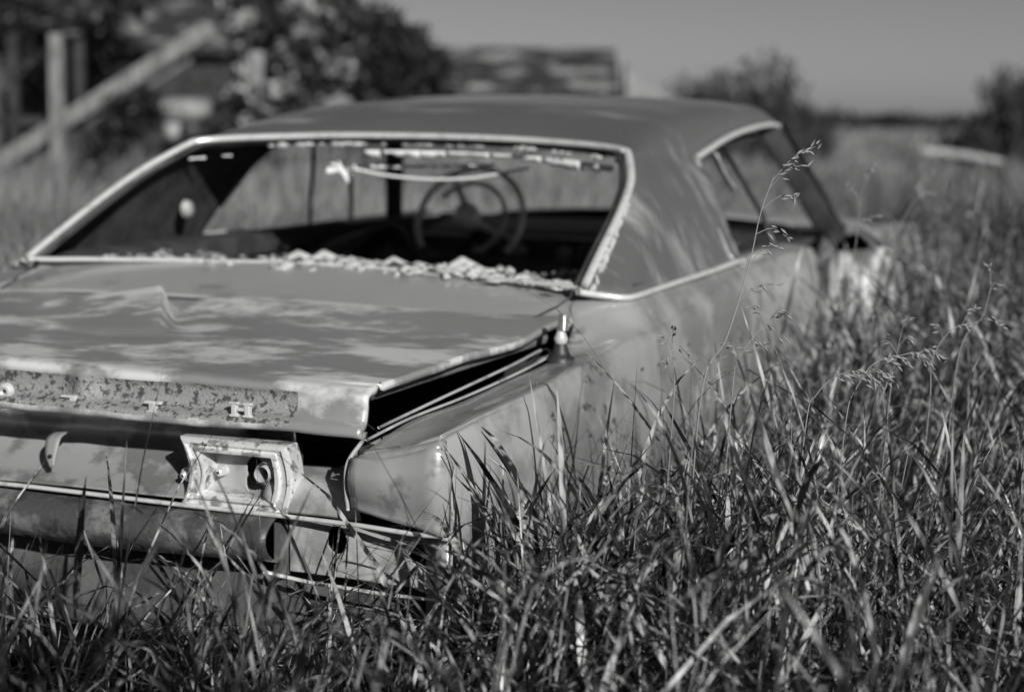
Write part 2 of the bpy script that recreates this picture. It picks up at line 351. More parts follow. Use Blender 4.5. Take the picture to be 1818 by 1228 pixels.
# lower valance to the right with two bracket holes
vb = MB()
def hole_plate(b, x0, x1, z0, z1, yf, holes, nx=150, nz=60):
    xs = np.linspace(x0, x1, nx); zs = np.linspace(z0, z1, nz); base = len(b.v)
    for z in zs:
        for x in xs: b.v.append((x, yf(x, z), z))
    for j in range(nz-1):
        for i in range(nx-1):
            cx, cz = (xs[i]+xs[i+1])/2, (zs[j]+zs[j+1])/2
            if any(((cx-h[0])/h[2])**2+((cz-h[1])/h[3])**2 < 1 for h in holes): continue
            b.f.append((base+j*nx+i, base+j*nx+i+1, base+(j+1)*nx+i+1, base+(j+1)*nx+i))
hole_plate(vb, .555, .90, .515, .618, lambda x, z: .105-.03*(x-.555)+.004*fbm(x, z, 0, 9), [(.655,.585,.020,.026),(.825,.578,.026,.022)])
vb.build('lower_valance', GREYV, car, solid=.004)
MB().tube([(.50,.11,.505),(.60,.09,.503),(.75,.075,.503),(.89,.07,.505)], .006, 6, .6).build('valance_edge', CHROME, car)
MB().box((.535,.15,.57), (.03,.09,.13)).box((.545,.18,.53),(.05,.05,.16)).build('bumper_bracket', UNDER, car, bevel=.004, smooth=False)
# tail lamp
def ring(b, x0, x1, z0, z1, y, w_, d):
    for (a, c, e, g) in ((x0, z1-w_/2, x1, z1-w_/2), (x0, z0+w_/2, x1, z0+w_/2)): b.box(((a+e)/2, y, c), (x1-x0, d, w_))
    for xx in (x0+w_/2, x1-w_/2): b.box((xx, y+.001, (z0+z1)/2), (w_, d-.002, z1-z0-2*w_))
def taillamp(sg):
    b = MB()
    def outline(x0, x1, z0, z1, bl, br, y, n=9):
        T = np.linspace(0, 1, n, endpoint=False)
        return [(x0+(x1-x0)*t, y, z0) for t in T]+[(x1+br*sin(pi*t), y, z0+(z1-z0)*t) for t in T]+[(x1+(x0-x1)*t, y, z1) for t in T]+[(x0+bl*sin(pi*t), y, z1+(z0-z1)*t) for t in T]
    DXL, DYL = .024, .020
    O_ = [(.302,.528,.610,.752,.020,.014,.120),(.302,.528,.610,.752,.020,.014,.080),(.305,.525,.613,.749,.020,.014,.074),(.312,.520,.619,.742,.020,.013,.072),(.315,.517,.622,.739,.020,.012,.078),
          (.330,.506,.626,.735,.018,.010,.080),(.333,.503,.629,.731,.018,.010,.074),(.339,.498,.634,.727,.016,.008,.074),(.342,.496,.637,.724,.014,.008,.082),(.343,.495,.638,.723,.012,.006,.125)]
    b.grid([outline(q[0]+DXL, q[1]+DXL, q[2]+.008, *q[3:6], q[6]+DYL) for q in O_], closed_u=True)
    if sg < 0: b.v = [(-p[0], p[1], p[2]) for p in b.v]; b.f = [t[::-1] for t in b.f]
    bz = b.build('tail_lamp', LAMPC, car, smooth=False, solid=.002)
    pl = MB(); hole_plate(pl, .336+DXL, .508+DXL, .632, .734, lambda x, z: .142-.006*math.exp(-((x-.454)/.03)**2), [(.464,.695,.018,.022),(.456,.668,.011,.020),(.472,.655,.010,.012),(.494,.692,.017,.024)], 110, 70)
    if sg < 0: pl.v = [(-p[0], p[1], p[2]) for p in pl.v]; pl.f = [t[::-1] for t in pl.f]
    pl.build('lamp_housing', GREYV, bz, solid=.003)
    k = MB().lathe([(.020,.018),(.024,-.012),(.020,-.016),(.016,-.012),(.015,.03)], (sg*.497,.132,.692), n=20, R=Matrix.Rotation(radians(90), 3, 'X'))
    k.build('bulb_socket', CHROME, bz)
    k = MB().lathe([(.003,.022),(.008,.02),(.010,-.004),(.012,-.012)], (sg*.396,.138,.684), n=12, R=Matrix.Rotation(radians(90), 3, 'X'))
    k.build('mounting_stud', CHROME, bz)
    d = MB().grid([[(sg*x, .185, z) for x in (.35, .54)] for z in (.625, .74)]); d.build('lamp_cavity', DARK, bz)
taillamp(1); taillamp(-1)
MB().grid(surf([[(.000,.155,.722),(.032,.155,.724)],[(.004,.128,.716),(.036,.128,.718)],[(.006,.118,.70),(.036,.118,.70)],[(.012,.112,.68),(.034,.112,.68)],[(.024,.108,.662),(.034,.108,.666)]], 14, 4)).build('bent_tab', PALE, car, solid=.003)
MB().lathe([(.001,.002),(.004,.002),(.004,-.002)], (.024,.107,.685), n=10, R=Matrix.Rotation(radians(90), 3, 'X')).build('screw', DARK, car)
MB().lathe([(.003,.010),(.007,.008),(.008,-.006),(.014,-.008)], (.322,.12,.672), n=12, R=Matrix.Rotation(radians(90), 3, 'X')).build('screw', CHROME, car)
# gutter seal
MB().tube(cr([(.700,.058,.655),(.699,.050,.70),(.702,.052,.742),(.722,.07,.780)], 20), .005, 8, .8).build('seal_end', GREYV, car)
MB().tube(cr([(.725,.08,.780),(.755,.20,.803),(.772,.40,.812),(.788,.62,.826),(.800,.78,.842),(.790,.84,.850),(.770,.84,.852),(.755,.70,.835),(.735,.4,.812),(.715,.15,.79)], 60), .0034, 8, .8).build('boot_seal', GREYV, car)
MB().grid(surf([[(.716,.10,.775),(.700,.10,.768),(.69,.10,.74)],[(.750,.40,.800),(.732,.40,.792),(.722,.40,.765)],[(.785,.74,.828),(.765,.74,.82),(.755,.74,.80)],[(.79,.84,.842),(.77,.84,.836),(.76,.84,.82)]], 20, 6)).build('drain_channel', GREYV, car, solid=.002)
# fallen chrome bumper
bp = []
for y, z in ((-.01,.405),(-.045,.405),(-.062,.395),(-.070,.375),(-.080,.345),(-.078,.315),(-.060,.29),(-.02,.28)):
    bp.append([(x, y+.22*max(0, (abs(x)-.80))**1.3*2+.004*fbm(x, z, 0, 6), z-.012*x) for x in np.linspace(-.98, .98, 110)])
MB().grid(cr(bp, 26)).build('rear_bumper', BUMPM, car, solid=.004)
# underbody + axle mass so no daylight shows beneath
MB().hexa([(-.8,.16,.22),(.8,.16,.22),(.8,5.2,.22),(-.8,5.2,.22),(-.8,.16,.50),(.8,.16,.50),(.8,5.2,.50),(-.8,5.2,.50)]).build('underbody', UNDER, car, smooth=False)
for sx in (-1, 1):
    for yy in (1.15, 4.6):
        wh = MB().lathe([(.20,-.09),(.30,-.10),(.335,-.07),(.34,0),(.335,.07),(.30,.10),(.20,.09)], (sx*.80, yy, .33), n=28, R=Matrix.Rotation(radians(90), 3, 'Y')).build('wheel', RUBBER, car)
        MB().lathe([(.205,.085),(.16,.06),(.05,.05),(.01,.055)], (sx*.80, yy, .33), n=24, R=Matrix.Rotation(radians(90*sx), 3, 'Y')).build('rim', GREYV, wh)

# --- window trims
def arcpts(P, n=60): return cr(P, n)
rt_side = [tuple(full[0][k]) for k in range(0, 45)]
rp_ = np.array(rt_side); halfR = rp_ + np.array([0, -.006, .004])
k0 = 11; side_part, top_part = halfR[:k0+1], halfR[k0+1:]
# rounded upper corner
loop = np.concatenate([halfR[:13], halfR[20:]]); loop = cr(loop[::2], 70)
for _ in range(3): loop[1:-1] = (loop[:-2]+2*loop[1:-1]+loop[2:])/4
inner = loop.copy(); 
top = np.concatenate([loop, (loop*np.array([-1, 1, 1]))[::-1]])
MB().tube(top, .0115, 10, .75).build('rear_window_trim', CHROME, car)
inn = top.copy(); inn[:, 0] *= .965; inn[:, 1] += .008; inn[:, 2] -= .008
MB().tube(inn, .008, 6, .8).build('rear_window_channel', DARK, car)
bot = [(x, 1.105+.135*(1-(x/.775)**2), .962+.010*(1-(x/.775)**2)+.0015*fbm(x*9, 0, 0)) for x in np.linspace(-.785, .775, 70)]
MB().tube(bot, [.0095+.003*mnoise.noise(Vector((x[0]*14, 0, 0)))*(1 if x[0] > -.1 else 0) for x in bot], 8, .7).build('rear_window_base_trim', CHROME, car)
# crumbled sealant
sl = MB()
for i in range(700):
    x = -.30+1.06*random.random()**.9; yb = 1.105+.135*(1-(x/.775)**2)
    sc = .6+.6*mnoise.noise(Vector((x*7, 1, 0)))+.5*math.exp(-((x-.2)/.3)**2)
    r = (.0022+.013*random.random()**2.4)*max(.3, sc)
    yo = random.gauss(.022, .022); sl.blob((x, yb+yo, .962+.010*(1-(x/.775)**2)+.4*r+(yo*.22 if yo < 0 else 0)), r, i, 1, 1.1, (random.uniform(.7, 2.8), 1, random.uniform(.4, 1)))
for i in range(60):   # along the right post, outer side
    t = random.random()**1.1*.8; p = rp_[0]+(rp_[12]-rp_[0])*t
    r = .003+.005*random.random()*(1.3-t); sl.blob((p[0]+.016+.006*random.random(), p[1]-.002, p[2]-.004), r, i+400, 1, .8, (1, 1, 1.9))
for i in range(90):   # ragged strip under the head rail
    x = -.5+1.15*random.random(); q = loop[-1]; yy = 1.9-.17*(x/.69)**2; zz = 1.290-.035*(abs(x)/.69)**2.5
    if random.random() < .5+mnoise.noise(Vector((x*6, 5, 0))): sl.blob((x, yy+.012, zz-.022), .004+.006*random.random(), i+900, 1, .6, (2.4, 1, .9))
sl.build('crumbled_sealant', FOAM, car)['kind'] = 'stuff'
# belt mouldings and drip rails, window frames
for sg in (1, -1):
    P = ([(.770,1.075,.958)] if sg > 0 else [])+[(.815,1.12,.948),(.858,1.152,.942),(.873,1.22,.943),(.880,1.45,.948),(.887,1.8,.953),(.893,2.05,.960),(.893,2.13,.958)]
    MB().tube([(sg*x, y, z) for x, y, z in cr(P, 50)], .0105, 8, .75).build('belt_moulding', CHROME, car)
    P = [(.893,2.15,.957),(.886,2.30,.958),(.870,2.42,.956),(.85,2.6,.948)]
    MB().tube([(sg*x, y, z) for x, y, z in cr(P, 20)], [.012]*12+[.009]*8, 8, .8).build('belt_moulding', CHROME, car)
    P = [(.712,2.235,1.236),(.714,2.40,1.264),(.713,2.55,1.287),(.713,2.75,1.310),(.712,3.0,1.327),(.711,3.2,1.333),(.709,3.36,1.326)]
    MB().tube([(sg*x, y, z) for x, y, z in cr(P, 50)], .010, 8, .9).build('drip_rail', CHROME, car)
    MB().tube([(sg*x, y, z) for x, y, z in ((.713,2.245,1.238),(.760,2.208,1.16),(.82,2.16,1.06),(.885,2.10,.965))], .006, 6, 1.6).build('window_frame', GREYV, car)
    MB().hexa([(sg*x, y, z) for x, y, z in (((.68,3.10,1.318),(.71,3.12,1.32),(.69,3.22,1.33),(.665,3.2,1.325),(.80,3.36,.955),(.83,3.38,.955),(.83,3.50,.955),(.80,3.48,.955)) if sg < 0 else ((.655,3.20,1.325),(.712,3.27,1.335),(.69,3.42,1.338),(.63,3.36,1.328),(.79,3.60,.955),(.875,3.66,.955),(.86,3.86,.96),(.76,3.80,.955)))]).build('windscreen_pillar', [DARK], car, bevel=.008)
    MB().tube([(sg*x, y, z) for x, y, z in ((.705,2.56,1.278),(.745,2.64,1.18),(.80,2.72,1.06),(.835,2.78,.95))], .007, 6, 1.4).build('division_bar', RUBBER, car)
MB().tube([(.725,3.31,1.337),(.80,3.50,1.15),(.885,3.68,.965)], .008, 6, 1.2).build('pillar_moulding', RUBBER, car)
MB().tube([(.845,2.02,1.05),(.872,2.035,.985),(.885,2.045,.968)], [.009,.008,.006], 6, .5).build('loose_trim_strip', CHROME, car)
MB().grid(surf([[(.69,2.50,1.26),(.72,2.47,1.245)],[(.70,2.56,1.2),(.73,2.53,1.19)],[(.725,2.64,1.13),(.74,2.62,1.14)]], 8, 3)).build('torn_lining', FOAMW, car, solid=.003)
# windscreen header
MB().tube([(-.68,3.36,1.322),(-.35,3.44,1.352),(0,3.46,1.362),(.35,3.44,1.352),(.68,3.36,1.322)], .022, 8).build('windscreen_header', DARK, car)

# --- cabin
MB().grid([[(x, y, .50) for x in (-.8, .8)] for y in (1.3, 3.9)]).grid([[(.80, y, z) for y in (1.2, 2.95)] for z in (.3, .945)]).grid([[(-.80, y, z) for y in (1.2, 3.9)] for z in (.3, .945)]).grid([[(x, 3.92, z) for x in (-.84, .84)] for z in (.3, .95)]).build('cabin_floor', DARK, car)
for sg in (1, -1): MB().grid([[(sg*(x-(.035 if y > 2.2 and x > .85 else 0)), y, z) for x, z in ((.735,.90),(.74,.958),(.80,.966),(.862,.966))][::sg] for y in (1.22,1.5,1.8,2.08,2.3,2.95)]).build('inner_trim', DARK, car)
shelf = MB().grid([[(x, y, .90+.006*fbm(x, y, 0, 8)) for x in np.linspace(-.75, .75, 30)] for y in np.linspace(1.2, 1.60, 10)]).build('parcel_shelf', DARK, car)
db = MB()
for i in range(200):
    x = random.uniform(-.7, .7); r = random.uniform(.004, .017); db.blob((x, random.uniform(1.28, 1.6), .938+r*.9), r, i, 1, .9, (1.4, 1.2, .7))
db.build('shelf_rubble', mat('rubble', .36, .9, 0, c2=.05, scale=30, lo=.45, hi=.55), car)['kind'] = 'stuff'
def seat(y, z0, zt, wv, name):
    G = []
    for a, b in ((-.12,.62),(.0,.62),(.02,.66),(-.02+.10,zt-.06),(.11,zt-.01),(.17,zt),(.23,zt-.02),(.24,.66),(.2,.45)):
        G.append([(x, y+a+.01*sin(x*9), b-.03*abs(x/wv)**6) for x in np.linspace(-wv, wv, 40)])
    o = MB().grid(surf(G, 30, 40)).build(name, VINYL, car, solid=.01); return o
s1 = seat(1.62, .5, .885, .66, 'rear_seat'); s2 = seat(2.45, .5, .86, .66, 'front_seat')
tf = MB()
for i in range(26): tf.blob((random.uniform(-.55, .1), 2.62+random.uniform(-.02, .05), .865+.02*random.random()), random.uniform(.015, .04), i+50, 2, .8, (1.7, 1, .7))
tf.build('torn_padding', VINYL, s2)['kind'] = 'stuff'
# seat springs / slanted ribs
sp = MB()
for i in range(9): x = -.42+.08*i+random.gauss(0,.02); sp.tube([(x, 1.60, .915), (x+.05, 1.68, .945+random.gauss(0,.008)), (x+.09, 1.76, .92)], random.uniform(.007,.013), 6)
sp.build('exposed_springs', FOAM, s1)['kind'] = 'stuff'
# folded passenger squab and loose junk on the seats
MB().grid(surf([[(-.78,2.35,.80),(-.66,2.4,.84),(-.56,2.5,.88)],[(-.78,2.5,.87),(-.66,2.6,.92),(-.54,2.7,.97)],[(-.78,2.7,.84),(-.66,2.8,.91),(-.52,2.85,.97)],[(-.78,2.8,.7),(-.66,2.9,.8),(-.5,2.95,.85)]], 14, 16)).build('folded_squab', VINYL, car, solid=.02)
JK = mat('grey_junk', .16, .8, 0, c2=.05, scale=9, lo=.45, hi=.55)
jb = MB()
for i, (x, y, z, r) in enumerate(((.28,2.6,.90,.06),(.42,2.7,.93,.05),(.52,2.3,.88,.06),(.18,2.3,.87,.05),(.38,2.1,.86,.06),(.60,2.9,.92,.04))): jb.blob((x, y, z), r, i+70, 2, .9, (1.5, .7, .8))
jb.build('seat_rubble', JK, car)['kind'] = 'stuff'
# dash
G = [[(x, y, z+.008*cos(x*3)) for x in np.linspace(-.78, .78, 30)] for y, z in ((3.52,.70),(3.46,.78),(3.45,.86),(3.50,.905),(3.62,.925),(3.85,.945))]
dash = MB().grid(surf(G, 20, 30)).build('dashboard', VINYL, car, solid=.01)
MB().tube([(-.75,3.455,.895),(0,3.45,.90),(.75,3.455,.895)], .009, 6, .6).build('dash_trim', CHROME, dash)
for x in (-.46,-.30,-.12,.15,.28,.42,.58): MB().lathe([(.001,.012),(.028,.010),(.036,.002),(.038,-.004)], (x,3.448,.835), n=16, R=Matrix.Rotation(radians(90), 3, 'X')).build('gauge', CHROME if x > 0 else GREYV, dash)
# steering wheel
SW = Vector((-.315, 3.0, .985)); SR = Matrix.Rotation(radians(64), 3, 'X')    # wheel plane tilts back
def swp(a, r, h=0): return tuple(SW+SR@Vector((r*cos(a), r*sin(a), h)))
stw = MB().tube([swp(2*pi*k/48, .198) for k in range(48)], .0112, 10, closed=True).build('steering_wheel', WHEELM, car)
MB().tube([swp(radians(a), .135, .012) for a in range(-70, 150, 8)], .009, 8).build('horn_ring', CHROME, stw)
MB().tube([swp(radians(120), .19), swp(radians(120), .10, -.01), swp(0, 0, .0)], [.010,.013,.018], 8).tube([swp(radians(-20), .19), swp(radians(-20), .10, -.01), swp(0, 0, .0)], [.010,.012,.018], 8).build('spoke', WHEELM, stw)
MB().lathe([(.001,.080),(.022,.076),(.040,.060),(.049,.034),(.044,.0),(.034,-.03)], SW, n=20, R=SR).build('hub', WHEELM, stw)
MB().tube([swp(0, 0, -.03), swp(0, 0, -.5)], .035, 10).build('steering_column', DARK, car)
# hanging bits at the header
MB().tube([(-.26,1.98,1.198),(-.1,1.985,1.200),(.054,1.98,1.206)], [.004,.0065,.006], 6).build('lining_rod', FOAMW, car)
MB().tube([(.062,1.98,1.206),(.13,1.985,1.211),(.195,1.98,1.213)], [.006,.0065,.003], 6).build('lining_rod', FOAMW, car)
MB().tube(cr([(-.25,1.97,1.190),(-.15,1.975,1.174),(-.017,1.98,1.166),(.10,1.98,1.171),(.16,1.98,1.179),(.299,1.975,1.207)], 24), .0045, 6).build('lining_rod', FOAMW, car)
MB().tube([(-.345,1.97,1.213),(-.31,1.97,1.198),(-.285,1.965,1.178),(-.268,1.96,1.150)], [.003,.008,.012,.004], 7).tube([(-.335,1.96,1.183),(-.305,1.965,1.184),(-.265,1.965,1.192)], [.011,.007,.006], 7).tube([(-.30,1.96,1.214),(-.295,1.965,1.19)], [.003,.008], 6).build('hanging_lining', FOAMW, car)
MB().tube([(-.795,3.02,1.12),(-.80,3.03,1.0),(-.80,3.03,.95)], .010, 6).build('vent_post', CHROME, car)
MB().lathe([(.001,.012),(.018,.010),(.026,.002),(.028,-.01)], (-.755,1.86,1.06), n=16, R=Matrix.Rotation(radians(90), 3, 'Y')).build('interior_lamp', GREYV, car)
hsb = MB()
for x0, x1, za, zb in ((-.19,-.145,.020,.030),(-.135,-.02,.014,.024),(-.02,.06,.026,.018),(.065,.20,.012,.014),(.205,.37,.012,.018),(.38,.50,.022,.034),(.50,.61,.030,.02),(-.69,-.645,.006,.009),(-.60,-.575,.004,.006)):
    top_, bot_ = [], []
    for i in range(12):
        x = x0+(x1-x0)*i/11; zt = 1.250-.030*(abs(x)/.66)**2.2; yy = 1.925-.17*(abs(x)/.69)**2.2
        top_.append((x, yy, zt)); bot_.append((x, yy+.004, zt-(za+(zb-za)*i/11)*(.8+.5*mnoise.noise(Vector((x*40, 3, 0))))))
    hsb.grid([top_, bot_])
hsb.build('torn_header_strip', FOAMW, car, solid=.003)['kind'] = 'stuff'
for P in ([(.700,.955,.9035),(.735,1.05,.928),(.748,1.11,.950)], [(-.745,.955,.897),(-.77,1.08,.928),(-.775,1.16,.95)]): MB().tube(P, .0022, 5).build('panel_seam', DARK, car)


# --- doors
def door(sg, ang, hinge):
    e = bpy.data.objects.new('door', None); COL.objects.link(e); e.parent = car; e.location = (sg*hinge[0], hinge[1], 0); e.rotation_euler = (0, 0, sg*ang)
    SEC = []
    for y in (-1.0, -.97, -.6, -.3, 0):
        SEC.append([(.0, y, .945), (.022, y, .948), (.048, y, .938), (.062, y, .90), (.072, y, .80), (.068, y, .62), (.05, y, .45), (.02, y, .27)])
    G = surf(SEC, 24, 30)
    b = MB()
    if sg > 0: b.grid(G)
    else: b.grid(mir(G))
    b.build('door_skin', PAINT, e, solid=.004)
    P = [(-.09,-.985,.93),(-.09,0,.93),(.0,0,.945),(.0,-.985,.945)]; 
    b = MB(); pts = [(-.17, .27), (-.19, .62), (-.18, .86), (-.13, .935), (.03, .946), (.058, .90), (.068, .80), (.064, .62), (.046, .45), (.018, .27)]
    for yy in (-1.002,):
        rows = [[(sg*(px-.0), yy, pz) for px, pz in pts[:5]], [(sg*px, yy, pz) for px, pz in pts[5:][::-1]]]
        b.grid(rows if sg > 0 else rows[::-1])
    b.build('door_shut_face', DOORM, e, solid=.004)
    rows = [[(sg*px, y, pz) for px, pz in pts[:4]] for y in (-1.0, -.5, 0)]
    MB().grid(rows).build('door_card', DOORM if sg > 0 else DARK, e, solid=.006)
    MB().box((sg*.02, -1.010, .715), (.05, .02, .03)).box((sg*.035, -1.02, .722), (.018, .014, .04)).build('door_latch', CHROME, e, smooth=False, bevel=.003)
    MB().tube([(sg*.03,-.99,.95),(sg*.03,0,.952)], .007, 6).build('door_sill_trim', CHROME, e)
    return e
DR = door(1, radians(14.0), (.875, 3.93)); DR['label'] = 'streaked door hanging slightly open'
DL = door(-1, 0, (.88, 3.96))
# --- aerial base on the right wing
ae = Vector((.830, .800, .843))
ab = MB().lathe([(.030,-.010),(.030,.003),(.022,.006),(.019,.014),(.013,.030),(.011,.034)], ae, n=22).build('aerial_base', RUBBER, car)
MB().lathe([(.009,.028),(.014,.036),(.015,.044),(.011,.052),(.009,.060),(.0085,.066)], ae, n=18).build('collar', PLASTIC, ab)
pr = []
for i in range(33): pr.append((.0125 if i % 6 in (0, 1, 2) else .0095, .062+.032*i/32))
MB().lathe(pr+[(.001,.0945)], ae, n=18, R=Matrix.Rotation(radians(4), 3, 'Y')).build('screw_thread', STEEL, ab)
for k in range(5):
    y = 1.0+.13*k+.02*random.random(); MB().lathe([(.001,.001),(.0035,.001),(.004,-.002)], (.9475, y, .81-.02*random.random()), n=8, R=Matrix.Rotation(radians(90), 3, 'Y')).build('screw_hole', RUBBER, car)

# ================================================================== GROUND
gb = MB(); N = 80; R_ = 900
gx = np.sign(np.linspace(-1, 1, N))*np.abs(np.linspace(-1, 1, N))**3*R_
gb.grid([[(x, y+100*0, -.02+.05*mnoise.noise(Vector((x*.1, y*.1, 0)))) for x in gx] for y in gx])
g = gb.build('ground', FIELD); tag(g, None, None, kind='structure')

# ================================================================== GRASS (numpy)
def blades(n, X, Y, L, wid, lean, leanaz, curl, seg=5, z0=None):
    """n curved blades: L length, wid width, lean angle at the root, curl extra bend along the length"""
    t = np.linspace(0, 1, seg+1)
    az = leanaz; ang = lean[:, None]+curl[:, None]*t[None, :]**1.5
    ds = L[:, None]/seg
    r = np.concatenate([np.zeros((n, 1)), np.cumsum(np.sin((ang[:, 1:]+ang[:, :-1])/2)*ds, 1)], 1)
    z = np.concatenate([np.zeros((n, 1)), np.cumsum(np.cos((ang[:, 1:]+ang[:, :-1])/2)*ds, 1)], 1)
    cx = X[:, None]+r*np.cos(az)[:, None]; cy = Y[:, None]+r*np.sin(az)[:, None]
    tw = az+pi/2+RNG.normal(0, .7, n); tw2 = tw[:, None]+RNG.normal(0, .5, n)[:, None]*t[None]
    wprof = np.minimum(1, .45+2.2*t)*np.sqrt(np.clip(1-t**1.8, 0, 1)); wprof[-1] = .03
    hw = wid[:, None]*wprof[None]/2
    zz = z+(0 if z0 is None else z0[:, None])
    a = np.stack([cx-hw*np.cos(tw2), cy-hw*np.sin(tw2), zz], 2); b = np.stack([cx+hw*np.cos(tw2), cy+hw*np.sin(tw2), zz], 2)
    V = np.stack([a, b], 2).reshape(-1, 3)
    base = (np.arange(n)*(seg+1)*2)[:, None]; k = (np.arange(seg)*2)[None]
    F = np.stack([base+k, base+k+1, base+k+3, base+k+2], 2).reshape(-1, 4)
    return V, F
def mesh_np(name, parts, material):
    Vs, Fs, o = [], [], 0
    for V, F in parts: Vs.append(V); Fs.append(F+o); o += len(V)
    V = np.concatenate(Vs); F = np.concatenate(Fs)
    me = bpy.data.meshes.new(name); me.vertices.add(len(V)); me.vertices.foreach_set('co', V.astype(np.float32).ravel())
    me.loops.add(F.size); me.loops.foreach_set('vertex_index', F.astype(np.int32).ravel())
    me.polygons.add(len(F)); me.polygons.foreach_set('loop_start', np.arange(0, F.size, 4, dtype=np.int32))
    me.polygons.foreach_set('use_smooth', np.ones(len(F), bool)); me.update(calc_edges=True)
    me.materials.append(material); ob = bpy.data.objects.new(name, me); COL.objects.link(ob); return ob
def tocar(X, Y):
    dx, dy = X-CO.x, Y-CO.y; return dx*cos(YAW)-dy*sin(YAW), dx*sin(YAW)+dy*cos(YAW)
def patchy(X, Y, s, seed=0):
    return np.array([mnoise.noise(Vector((x*s, y*s, seed))) for x, y in zip(X, Y)])
def keep(X, Y, m_=.0):
    u, v = tocar(X, Y); inside = (np.abs(u) < .96+m_) & (v > -.10-m_) & (v < 5.5)
    dc = np.hypot(X, Y)
    return ~inside & (dc > .75)
def infr(X, Y, pad=.5):
    return (Y > .5) & (np.abs(X) < .30*Y+pad)
def cap_height(X, Y, L):
    """grass left of and behind the bumper stands lower than the rank growth to the right"""
    u, v = tocar(X, Y)
    left = 1/(1+np.exp((X-(-.10))*9)); near = (Y < 3.6)
    h = L*(1-.16*left*near)
    return h
near = []
def field(n, x0, x1, y0, y1, fr=True, pad=.6):
    X = RNG.uniform(x0, x1, n); Y = RNG.uniform(y0, y1, n); k = keep(X, Y)
    if fr: k &= infr(X, Y, pad)
    k &= ~((X < -.02) & (Y < 3.1) & (RNG.random(n) < .45))
    return X[k], Y[k]
def rank(X, Y, w0=.004, w1=.013, lmul=1., curl=.9):
    n = len(X); P1 = patchy(X, Y, 1.6, 1); P2 = patchy(X, Y, .8, 7)
    L = RNG.gamma(11, .058, n)*(1+.35*P1)*lmul; L = np.clip(cap_height(X, Y, L), .2, .98)
    L = np.minimum(L, .50+.24*np.hypot(X, Y))
    az = RNG.normal(.5, 1.2, n)+P2*1.2
    cu = np.abs(RNG.normal(curl, .6, n)); wd = w0+(w1-w0)*RNG.random(n)**1.6
    return blades(n, X, Y, L, wd, np.abs(RNG.normal(.10, .2, n)), az, cu, 6)
def culms(X, Y, hmul=1., hmax=.95, leaves=6, wmul=1.):
    """upright stalks with arching leaves leaving them at several heights"""
    n = len(X); P1 = patchy(X, Y, 1.5, 4); P2 = patchy(X, Y, .7, 9)
    H = np.clip(RNG.gamma(14, .040, n)*(1+.4*P1)*hmul, .2, hmax); H = cap_height(X, Y, np.minimum(H, .46+.24*np.hypot(X, Y)))
    az = RNG.normal(.4, .9, n)+P2*1.5; a0 = np.abs(RNG.normal(.10, .13, n)); out = []
    out.append(blades(n, X, Y, H, RNG.uniform(.003, .0055, n), a0, az, RNG.uniform(0, .4, n), 4))
    for k in range(leaves):
        f = (k+RNG.random(n))/leaves*.86; L = RNG.uniform(.16, .50, n)*(1.1-.4*f)
        laz = az+pi*(k % 2)+RNG.normal(0, .9, n); z0 = H*f*np.cos(a0)
        out.append(blades(n, X+H*f*np.sin(a0)*np.cos(az), Y+H*f*np.sin(a0)*np.sin(az), L, RNG.uniform(.005, .0135, n)*wmul, RNG.uniform(.15, .9, n), laz, np.abs(RNG.normal(.8, .6, n)), 5, z0))
    return out
near += culms(*field(9000, -2.3, 3.6, 1.2, 6.5))
near.append(rank(*field(16000, -2.3, 3.6, .9, 6.5)))
near.append(rank(*field(5000, -2.3, 3.6, .9, 6.5), w0=.002, w1=.004, lmul=1.15, curl=.35))
near.append(rank(*field(1400, -1.0, 1.9, 1.9, 3.8), w0=.008, w1=.017, lmul=1.4, curl=1.5))
# sparser stand outside the picture
X, Y = field(9000, -1.5, 4.5, -1.8, 3.0, False); k = ~infr(X, Y, .6); near += culms(X[k], Y[k], leaves=4)
def carfield(n, x0, x1, y0, y1):
    X, Y = RNG.uniform(x0, x1, n), RNG.uniform(y0, y1, n)
    return CO.x+X*cos(YAW)+Y*sin(YAW), CO.y-X*sin(YAW)+Y*cos(YAW)
near += culms(*carfield(950, 1.12, 2.1, 1.9, 3.3), 1.18, .92)
near += culms(*carfield(700, 1.0, 1.45, 3.4, 5.8), 1.6, 1.1)
# a rank clump against the right rear corner
near += culms(RNG.uniform(-.06, .42, 120), RNG.uniform(2.45, 2.95, 120), 1.3, .80, 7, 1.35)
near += culms(RNG.uniform(-.9, -.2, 26), RNG.uniform(2.3, 2.8, 26), 1.25, .80, 6, 1.3)
# weeds beside the right front wing
X, Y = RNG.uniform(.98, 1.7, 2600), RNG.uniform(3.2, 5.9, 2600)
WX, WY = CO.x+X*cos(YAW)+Y*sin(YAW), CO.y-X*sin(YAW)+Y*cos(YAW)
near.append(rank(WX, WY, .006, .016, 1.3, 1.2))
# undergrowth
X, Y = field(34000, -2.3, 3.6, 1.2, 6.5, True, .5); n = len(X)
near.append(blades(n, X, Y, RNG.uniform(.15, .55, n), RNG.uniform(.004, .010, n), np.abs(RNG.normal(.3, .3, n)), RNG.uniform(0, 6.28, n), np.abs(RNG.normal(1.1, .6, n)), 4))
tag(mesh_np('tall_grass', near, GRASS), 'rank tall grass crowding the car from the front and right', 'grass', kind='stuff')
mid = []
n = 110000; Y = 5.5+RNG.random(n)**1.5*18; X = RNG.uniform(-1, 1, n)*(.33*Y+1); k = keep(X, Y); X, Y = X[k], Y[k]; n = len(X)
P1 = patchy(X, Y, .7, 3); L = np.clip(RNG.gamma(12, .055, n)*(1+.45*P1), .25, 1.0)
mid.append(blades(n, X, Y, L, RNG.uniform(.006, .014, n)*(.6+Y/10), np.abs(RNG.normal(.15, .2, n)), RNG.normal(.3, 1.4, n), np.abs(RNG.normal(.8, .5, n)), 4))
